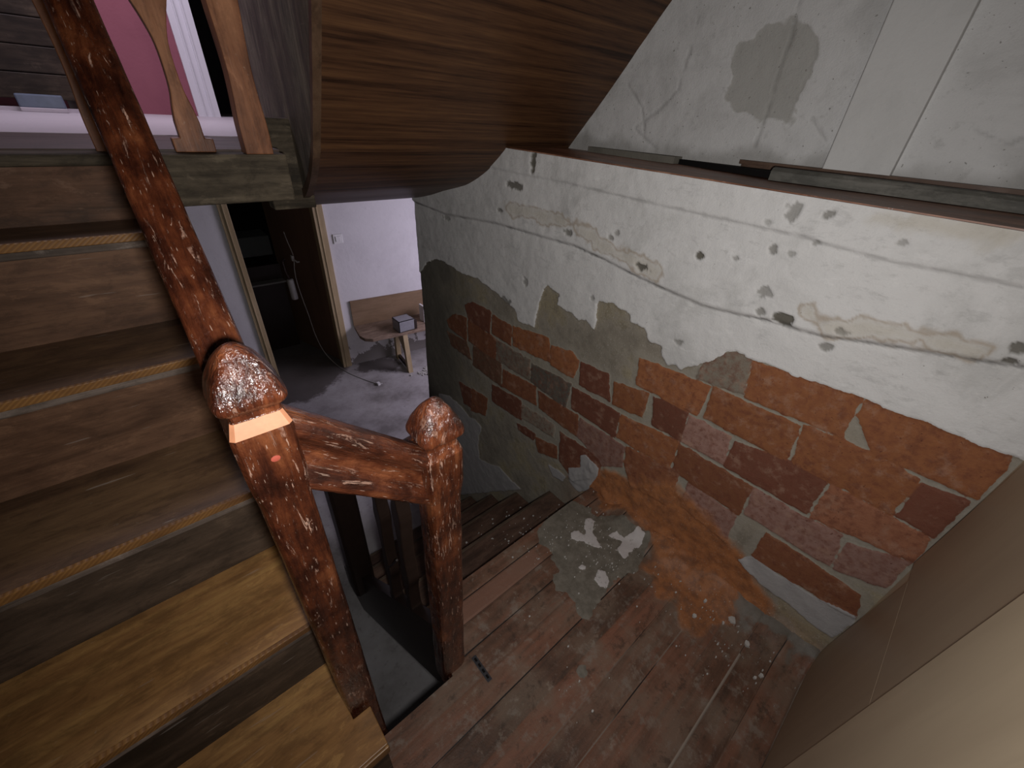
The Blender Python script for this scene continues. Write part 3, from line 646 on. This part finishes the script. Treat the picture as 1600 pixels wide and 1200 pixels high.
# ------------------------------------------------------------------ upper landing: slab, floor, beam, rooms
XS=.345
b=MB(); b.box(-.95,XS,1.40,3.95,1.0,1.128); b.box(XS,1.5,2.0,3.95,1.0,1.128); b.box(1.5,3.6,1.9,3.95,1.0,1.128)
sl=struct(b.build('ceiling',m_dirty))
struct(MB().box(-2.2,1.9,1.80,3.75,1.128,1.1345).build('floor',m_lilac))
tag(MB().box(-.95,.344,1.34,1.80,1.128,1.1335).build('landing_shade_strip',m_landshade),'dark brown strip painting in the shade along the front of the upper landing','painted shade')  # shade near the landing edge, put in as a dark strip
bm=thing('beam','weathered grey timber beam carrying the edge of the upper landing','beam',(-.3,1.3,1.018))
MB().box(-.95,.012,1.262,1.34,1.108,1.131).build('rounded_nosing',m_beam,bm,bevel=.009,bseg=4)
MB().box(.012,XS,1.285,1.345,1.018,1.128).build('timber',m_beam,bm,bevel=.006)
MB().box(-.95,.012,1.306,1.40,1.018,1.108).build('timber',m_beam,bm)
# balusters of the upper landing, cut from flat boards
lb=thing('landing_balustrade','orange brown flat cut balusters standing along the upper landing edge','balustrade',(.15,1.33,1.13))
def flatbal(cx,cy,kind,th=.03):
    if kind=='vase': prof=[(0,.040),(.028,.0405),(.029,.024),(.06,.0235),(.085,.0195),(.12,.0125),(.16,.0105),(.20,.0118),(.235,.020),(.27,.032),(.31,.046),(.36,.052),(.42,.046),(.48,.030),(.54,.016),(.60,.012),(.66,.018),(.72,.030),(.80,.030)]
    else: prof=[(0,.030),(.06,.030),(.12,.026),(.17,.0245),(.22,.0265),(.28,.0300),(.36,.032),(.5,.030),(.6,.027),(.72,.030),(.80,.030)]
    ps=[]
    for i in range(len(prof)-1):
        if kind=='vase' and i<3: ps.append(prof[i]); continue
        a=Vector(prof[max(i-1,3 if kind=='vase' else 0)]+(0,)); b_=Vector(prof[i]+(0,)); c=Vector(prof[i+1]+(0,)); d=Vector(prof[min(i+2,len(prof)-1)]+(0,))
        for k in range(5):
            t=k/5; q=.5*((2*b_)+(c-a)*t+(2*a-5*b_+4*c-d)*t*t+(3*b_-a-3*c+d)*t**3); ps.append((q[0],q[1]))
    ps.append(prof[-1])
    L=[(cx-p[1],1.129+p[0]) for p in ps]; Rr=[(cx+p[1],1.129+p[0]) for p in ps]
    return splat(L,Rr,'y',cy,th).build('baluster',m_bal,lb,bevel=.002)
flatbal(.011,1.33,'plain'); flatbal(.158,1.33,'vase'); flatbal(.281,1.29,'plain',.05)
MB().box(-.03,.34,1.29,1.35,1.929,1.975).build('handrail',m_vary,lb,bevel=.01)

# next flight: curved veneered soffit, trim and string
PROF=[(2.02,.886),(1.9,.890),(1.75,.922),(1.616,.961),(1.5,.992),(1.431,1.016),(1.331,1.068),(1.243,1.133),(1.205,1.174),(1.08,1.318),(.894,1.542),(.5,2.005),(0,2.59),(-.21,2.836)]
PS=spline([(a,b,0) for a,b in PROF],6)
xl=lambda y:.475-(1.8-y)*.111
nf=thing('staircase','next stair flight overhead with curved striped brown veneer soffit','staircase',(.7,1.95,.89))
rings=[]
for p in PS:
    rings.append([(xl(p[0]),p[0],p[1]),(1.352,p[0],p[1]),(1.352,p[0],p[1]+.012),(xl(p[0]),p[0],p[1]+.012)])
MB().loft(rings).build('soffit_panel',m_ven,nf)
rings=[]
for p in PS:
    x=xl(p[0]); rings.append([(x-.016,p[0],p[1]-.006),(x+.003,p[0],p[1]-.006),(x+.003,p[0],p[1]+.02),(x-.016,p[0],p[1]+.02)])
MB().loft(rings).build('edge_trim',m_trimw,nf)
rings=[]
for p in PS:
    x=xl(p[0]); rings.append([(x-.012,p[0],p[1]+.001),(x,p[0],p[1]+.001),(x,p[0],p[1]+.75),(x-.012,p[0],p[1]+.75)])
MB().loft(rings).build('string_board',m_string,nf)
b=MB().box(.335,.462,1.50,1.56,.955,1.20); b.build('foot_block',m_beam,nf,bevel=.004)

# upper room
struct(MB().box(-2.2,.60,3.60,3.75,1.1345,3.2).build('wall_front',m_pink))
struct(MB().box(1.35,2.0,3.60,3.75,1.1345,3.2).build('wall_front',m_pink))
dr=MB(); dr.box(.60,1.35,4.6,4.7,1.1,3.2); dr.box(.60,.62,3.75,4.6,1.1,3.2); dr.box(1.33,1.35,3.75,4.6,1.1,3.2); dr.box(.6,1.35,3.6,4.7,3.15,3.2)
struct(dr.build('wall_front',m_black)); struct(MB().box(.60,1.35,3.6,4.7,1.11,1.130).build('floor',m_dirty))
d2=struct(bpy.data.objects.new('door_2',None)); COL.objects.link(d2); d2.location=(.6,3.58,1.134)
b=MB()
for a0,a1,dy in ((.50,.535,.022),(.535,.542,.03),(.542,.575,.016),(.575,.583,.028),(.583,.62,.020)): b.box(a0,a1,3.60-dy,3.62,1.134,3.1)
b.build('door_casing',m_white,d2)
MB().box(.80,.83,3.66,3.70,1.13,3.0).build('door_edge',plain('dark_plum_paint',(.055,.035,.045),.4),d2)
struct(MB().box(-.9,-.03,3.27,3.285,1.1345,1.152).build('baseboard_front',m_lilac))
cb=thing('wooden_cabinet','old dark wooden cabinet of horizontal boards at the back of the upper landing','cabinet',(-.6,3.35,1.134))
b=MB()
for k in range(7): b.box(-.94,-.03,3.30,3.57,1.185+k*.105,1.185+k*.105+.102)
b.build('body',wood('old_cabinet_boards',(.018,.013,.010),(.042,.030,.021),(.085,.062,.042),'x',1,.6,.5,.25,0,None,seed=25,big=5),cb,bevel=.004)
for x in (-.93,-.075): MB().box(x,x+.04,3.31,3.35,1.1345,1.185).build('leg',m_dark,cb)
bx=thing('storage_box','shallow blue grey plastic box under the dark cabinet','box',(-.17,3.3,1.134))
MB().box(-.245,-.085,3.215,3.29,1.150,1.205).build('body',m_bluebox,bx,bevel=.006)
MB().box(-.245,-.085,3.21,3.295,1.1345,1.152).build('lid',m_lilac,bx,bevel=.003)

# shell around the upper part
struct(MB().box(-1.0,-.953,-.25,3.75,-1.0,3.2).build('wall_left',m_dirty))
struct(MB().box(-1.0,2.0,-.25,4.7,3.2,3.25).build('ceiling',m_dirty))

# upper right wall set back over the ledge
def upper_wall(parent):
    g=.005; ys=np.arange(-.214,1.5,g); zs=np.arange(1.125,2.2,g); Y,Z=np.meshgrid(ys,zs,indexing='ij')
    patch=[(.65,1.444),(.605,1.472),(.554,1.474),(.493,1.446),(.464,1.404),(.459,1.349),(.457,1.29),(.474,1.258),(.555,1.259),(.633,1.278),(.671,1.321),(.655,1.364),(.679,1.406)]
    pa=sdf(Y,Z,patch)+(fbm(Y*22,Z*22,5,61)-.5)*.06
    pb=sdf(Y,Z,[(.255,1.325),(.238,1.347),(.222,1.303),(.227,1.268)])+(fbm(Y*30,Z*30,4,62)-.5)*.03
    cr=np.zeros(Y.shape)
    for L in ([(.546,1.6),(.546,1.507),(.539,1.437),(.541,1.362),(.536,1.295),(.538,1.208)],[(.842,1.18),(.898,1.207),(.943,1.232),(.861,1.287),(.81,1.336),(.80,1.5)],[(.423,1.278),(.397,1.253),(.366,1.228)],[(.0,1.30),(.06,1.25),(.12,1.27)],[(1.0,1.35),(.93,1.29),(.90,1.22)]):
        cr=np.maximum(cr,sstep(.004,.001,dline(Y,Z,L)+(fbm(Y*40,Z*40,4,63)-.5)*.010))
    low=sstep(.05,.0,Z-1.165+(fbm(Y*14,Z*14,4,64)-.5)*.07)
    D=(fbm(Y*4,Z*4,4,65)-.5)*.012+(fbm(Y*25,Z*25,4,66)-.5)*.004-.002*sstep(0,.01,pa)-cr*.003
    P=np.stack([1.352-D,Y,Z],-1)
    q=NT('upper_wall_plaster'); v=q.coord(); n=q.noise(v,4,7,.68,.4); m=q.noise(v,34,5,.7); f=q.noise(v,240,3,.6)
    c=q.mix(q.math('MULTIPLY',q.step(n,.45,.68),.6),(.64,.635,.63),(.43,.425,.415))
    c=q.mix(q.math('MULTIPLY',q.step(m,.55,.75),.4),c,(.33,.325,.31))
    k=q.step(q.math('ADD',q.attr('pa'),q.math('MULTIPLY',q.math('SUBTRACT',m,.5),.02)),-.003,.006); c=q.mix(q.math('MULTIPLY',k,.7),c,(.36,.35,.32))
    k=q.step(q.attr('pb'),-.003,.004); c=q.mix(q.math('MULTIPLY',k,.5),c,(.28,.27,.255))
    c=q.mix(q.math('MULTIPLY',q.attr('crk'),.3),c,(.17,.165,.155)); c=q.mix(q.math('MULTIPLY',q.attr('low'),.55),c,(.22,.21,.19))
    c=q.mix(q.math('MULTIPLY',q.step(q.noise(v,120,2,.5),.71,.73),.7),c,(.2,.19,.17))
    mat=q.done(c,.88,q.bump(q.math('ADD',f,q.math('MULTIPLY',m,2)),.4,.003),.2)
    me=gridmesh('plaster_face',P,mat)
    for n_,A in (('pa',np.clip(pa,-.05,.05)),('pb',np.clip(pb,-.05,.05)),('crk',cr),('low',low)): setattr_f(me,n_,A)
    o=bpy.data.objects.new('plaster_face',me); COL.objects.link(o); o.parent=parent
b=MB(); b.box(1.362,1.45,-.214,3.6,1.128,3.2)
wr=struct(b.build('wall_right',m_wallup)); upper_wall(wr)
struct(MB().box(1.326,1.353,.215,.352,1.13,3.2).build('trim_1',plaster('pilaster_plaster',(.63,.625,.615),(.48,.475,.465),.4,5),bevel=.003))
struct(MB().prism([(-.214,1.120),(1.28,1.120),(1.28,1.1522),(-.214,1.1352)],'x',1.053,1.352).build('trim_2',m_ledge))
# loose mouldings lying at the back of the ledge
sec=[(0,.0),(.050,.0),(.050,.022),(.036,.027),(.026,.025),(.018,.029),(.006,.027),(0,.020)]
tag(MB().loft([[(1.292+a,-.205,1.1362+c) for a,c in sec],[(1.288+a,.0,1.139+c) for a,c in sec],[(1.262+a,.20,1.1415+c) for a,c in sec],[(1.225+a,.43,1.144+c) for a,c in sec]]).build('wooden_moulding',m_greym),'long grey profiled moulding lying on the ledge in front of the brown strip','moulding')
tag(MB().prism([(-.205,1.150),(.555,1.157),(.555,1.172),(-.205,1.176)],'x',1.342,1.3475).box(1.325,1.345,-.205,.555,1.166,1.176).build('wooden_moulding',m_mould),'thin brown wooden strip lying along the back of the ledge against the wall','moulding')
tag(MB().prism([(1.255,.43),(1.32,.43),(1.335,.72),(1.33,.74)],'z',1.1455,1.160).build('gap_strip',m_black),'black tapered strip painting in the dark gap at the left end of the ledge mouldings','strip')  # black piece stands for the dark gap beside the mouldings
tag(MB().prism([(1.30,.74),(1.345,.74),(1.345,1.1),(1.32,1.1)],'z',1.147,1.166).build('mortar_ridge',m_grime),'rough grey mortar ridge along the back of the ledge near the soffit','mortar')

# partition behind the landing
struct(MB().box(-.95,.597,-.25,-.196,0.0,3.2).build('wall_back',m_lam2))
struct(MB().box(.597,1.352,-.25,-.214,-.05,3.2).build('wall_back',m_lam2))
p1=MB().prism([(.606,.012),(1.038,.012),(1.036,.10),(.957,.470),(.955,.4895),(.606,.4983)],'y',-.214,-.204)
tag(p1.build('wall_panel',m_lam),'lower brown laminate panel beside the brick wall, standing on the landing','panel',)
p2=MB().prism([(.606,.4985),(1.022,.489),(.985,.80),(.975,1.10),(.606,1.10)],'y',-.214,-.2042)
tag(p2.build('wall_panel',m_lam),'upper brown laminate panel beside the brick wall, above the joint','panel')

# ------------------------------------------------------------------ lower hall
def floor_hall():
    q=NT('hall_concrete'); v=q.coord(); n=q.noise(v,2.6,6,.65); f=q.noise(v,30,5,.65)
    c=q.ramp(n,[(.35,(.20,.185,.18)),(.5,(.34,.32,.32)),(.65,(.42,.40,.41))]); c=q.mix(q.math('MULTIPLY',q.step(f,.55,.75),.5),c,(.14,.12,.11))
    c=q.mix(q.math('MULTIPLY',q.step(q.math('ADD',q.attr('floor_shade'),q.math('MULTIPLY',q.math('SUBTRACT',f,.5),.12)),-.02,.04),.85),c,(.075,.062,.055))
    return q.done(c,.75,q.bump(f,.3,.003),.3)
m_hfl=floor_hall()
def hall_floor():
    xs=np.arange(-1.0,3.61,.02); ys=np.arange(-.3,5.41,.02); X,Y=np.meshgrid(xs,ys,indexing='ij')
    floor_shade=sdf(X,Y,[(-.2,5.4),(.10,3.86),(.28,3.45),(.62,3.36),(.92,3.48),(1.10,3.66),(1.16,3.76),(1.5,5.4)])+(fbm(X*8,Y*8,4,71)-.5)*.16  # shadow at the doorway, put into the floor colour
    floor_shade=np.maximum(floor_shade,sdf(X,Y,[(1.15,3.8),(1.2,3.5),(1.45,3.36),(1.62,3.42),(1.6,3.8)])+(fbm(X*10,Y*10,4,72)-.5)*.2-.03)  # shadow under and left of the bench, painted in too
    P=np.stack([X,Y,-1.0+(fbm(X*3,Y*3,3,73)-.5)*.004],-1)
    me=gridmesh('floor',P,m_hfl); setattr_f(me,'floor_shade',floor_shade)
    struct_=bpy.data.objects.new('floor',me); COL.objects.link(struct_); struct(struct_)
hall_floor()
ang=math.atan2(-.08,.637)
def W(x,off,z):  # point by x on the hall wall line and distance in front of it
    y=3.83+(x-.51)*(-.08/.637); return (x-off*.1246,y-off*.992,z)
def wbox(mb,x0,x1,o0,o1,z0,z1,m=0):
    v=[W(x,o,z) for x in(x0,x1) for o in(o0,o1) for z in(z0,z1)]
    return mb.add(v,[(0,1,3,2),(4,6,7,5),(0,4,5,1),(2,3,7,6),(0,2,6,4),(1,5,7,3)],m)
b=MB(); wbox(b,-.95,.53,-.12,0,-1,1.0); wbox(b,1.13,3.6,-.12,0,-1,1.0); struct(b.build('wall_front',m_wallhall))
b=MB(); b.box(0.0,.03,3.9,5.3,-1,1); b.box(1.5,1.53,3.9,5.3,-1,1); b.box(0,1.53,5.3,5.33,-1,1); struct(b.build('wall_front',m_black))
struct(MB().box(3.6,3.65,1.9,3.75,-1,1.0).build('wall_right',m_wallhall)); struct(MB().box(1.4,3.6,1.85,1.9,-1,1.0).build('wall_back',m_wallhall))
d1=struct(bpy.data.objects.new('door_1',None)); COL.objects.link(d1); d1.location=(.83,3.79,-1)
for x0,x1 in ((.470,.536),(1.110,1.190)):
    b=MB(); wbox(b,x0,x1,-.13,.018,-1,.9); f_=b.build('door_casing',m_frame,d1,bevel=.003)
    b=MB(); wbox(b,x0+.028,x0+.036,.018,.026,-1,.9); b.build('bead',m_frame,f_,bevel=.002)
A=Vector(W(1.112,-.14,-1)); Bp=A+Vector((-.20,.72,0)); nn=(Bp-A).normalized().cross(Vector((0,0,1)))*.035
b=MB(); v=[A,Bp,Bp+nn,A+nn]; b.add([(p.x,p.y,-.985) for p in v]+[(p.x,p.y,.9) for p in v],[(3,2,1,0),(4,5,6,7),(0,1,5,4),(1,2,6,5),(2,3,7,6),(3,0,4,7)])
b.build('door_leaf',m_leaf,d1)
def onleaf(t,z,o=.02): p=A.lerp(Bp,t)-nn.normalized()*o; return (p.x,p.y,z)
hd=MB().box(.925,.945,3.985,4.02,.055,.10).tube([(.935,3.99,.07),(.955,3.96,.05),(.975,3.955,.05)],.007); hd.build('door_handle',m_cable,d1)
cbp=[(.915,4.0,.308),(.925,3.99,.22),(.944,3.99,.096),(.925,3.985,-.02),(.919,3.98,-.135),(.930,3.97,-.3),(.946,3.96,-.459),(.962,3.95,-.67),(1.0,3.93,-.86),(1.06,3.84,-.985),(1.10,3.62,-.996),(1.17,3.42,-.996),(1.246,3.25,-.994)]
cbl=thing('electric_cable','thin pale cable hanging by the open hall door and trailing onto the floor','cable',(1.2,3.3,-1))
MB().tube(spline(cbp,6),.0035,6).build('cord',m_cable,cbl,smooth=True)
MB().box(1.236,1.262,3.225,3.262,-.998,-.975).tube([(1.262,3.235,-.987),(1.28,3.225,-.987)],.003).build('plug',m_whitepl,cbl,bevel=.004)
bt=thing('bottle','small white cylinder with dark neck hanging beside the open hall door','bottle',(.86,3.97,-.3))
MB().loft([ring(.868+.02*(-z-.1),3.99,z,r_,r_,2,20) for z,r_ in ((-.29,.024),(-.285,.029),(-.11,.029),(-.10,.024))]).build('body',plain('grimy_white_plastic',(.30,.29,.28),.5),bt,smooth=True)
MB().tube([(.865,3.99,-.10),(.85,3.99,-.03),(.845,3.995,.06),(.87,4.0,.08)],.009).build('neck',m_dark,bt)
sk=thing('storage_cupboard','dim grey cupboard inside the dark room behind the hall door','cupboard',(.66,4.5,-1))
MB().box(.50,.90,4.55,4.85,-.02,.16).build('shelf_box',plain('dim_grey_green',(.05,.055,.052),.6),sk,bevel=.004)
MB().box(.45,.92,4.50,4.85,-1.0,-.10).build('body',m_dark,sk)
MB().box(.45,.92,4.40,4.85,-.26,-.245).build('shelf',plain('pale_shelf_edge',(.22,.21,.2),.4),sk)
so_=thing('light_switch','white square wall switch on the hall wall right of the doorway','switch',W(1.27,0,.265))
b=MB(); wbox(b,1.232,1.310,0,.010,.226,.306); b.build('plate',m_whitepl,so_,bevel=.003)
b=MB(); wbox(b,1.250,1.292,.010,.016,.244,.288); b.build('rocker',m_whitepl,so_,bevel=.002)
# bench
bn=thing('bench','low brown wooden bench against the hall wall','bench',W(1.9,.2,-1))
def seatpoly():
    P=[(1.275,.012),(1.262,.24),(1.285,.32),(1.35,.365),(2.7,.372),(2.7,.012)]
    return [W(x,o,0)[:2] for x,o in P]
MB().prism(seatpoly(),'z',-.602,-.57).build('seat',m_bench,bn,bevel=.005)
for xo in (1.64,2.45):
    b=MB()
    v=lambda x,o,z:W(x,o,z)
    for (o0,o1,oo0,oo1) in ((.30,.36,.375,.43),(.05,.11,.05,.11)):
        P=[v(xo,o0,-.602),v(xo,o1,-.602),v(xo,oo1,-1),v(xo,oo0,-1),v(xo+.045,o0,-.602),v(xo+.045,o1,-.602),v(xo+.045,oo1,-1),v(xo+.045,oo0,-1)]
        MB().add(P,[(0,1,2,3),(7,6,5,4),(0,4,5,1),(1,5,6,2),(2,6,7,3),(3,7,4,0)]).build('leg',m_frame,bn)
    b=MB(); wbox(b,xo+.01,xo+.035,.05,.42,-.985,-.945); b.build('stretcher',m_dark,bn)
    P=[v(xo,.11,-.602),v(xo,.30,-.602),v(xo,.37,-.82),v(xo+.03,.11,-.602),v(xo+.03,.30,-.602),v(xo+.03,.37,-.82)]
    MB().add(P,[(0,1,2),(5,4,3),(0,3,4,1),(1,4,5,2),(2,5,3,0)]).build('brace',m_frame,bn)
b=MB(); wbox(b,1.275,2.75,.004,.020,-.568,-.312); tag(b.build('back_board',m_board),'plain brown board leaning upright on the bench against the hall wall','board')
gb=thing('metal_box','small open grey metal box on the bench in the hall','box',(1.64,3.42,-.57))
x0,x1,y0,y1,z0,z1=1.565,1.725,3.33,3.47,-.569,-.455
b=MB(); b.box(x0,x1,y0,y1,z0,z0+.006); b.box(x0,x1,y0,y1,z1-.006,z1); b.box(x0,x0+.006,y0,y1,z0,z1); b.box(x0,x1,y0,y0+.006,z0,z1); b.box(x0,x1,y1-.006,y1,z0,z1); b.box(x1-.006,x1,y0+.07,y1,z0,z1)
b.build('body',m_boxgrey,gb); MB().box(x0+.05,x1-.03,y0+.03,y1-.02,z0+.006,z1-.03).build('inside',m_black,gb)
MB().box(x1+.002,x1+.03,y0+.0,y0+.05,z0,z1-.02).build('flap',m_dark,gb)
ct=thing('carton','white and blue carton standing on the bench at the wall end','carton',(1.98,3.4,-.57))
MB().box(1.90,2.02,3.42,3.50,-.569,-.42).build('body',m_bluec,ct,bevel=.002); MB().box(1.885,1.905,3.415,3.505,-.569,-.40).build('side_label',m_whitepl,ct)
# rubble heap of crumbs by the bench leg
b=MB(); r=random.Random(5)
for i in range(220):
    x,y=r.gauss(1.80,.06),r.gauss(3.17,.035); s=r.uniform(.003,.010); b.box(x-s,x+s,y-s,y+s,-1.0,-1.0+s*1.3)
tag(b.build('gravel',m_debris),'small heap of pale gravel and rubble by the bench leg','gravel',kind='stuff')
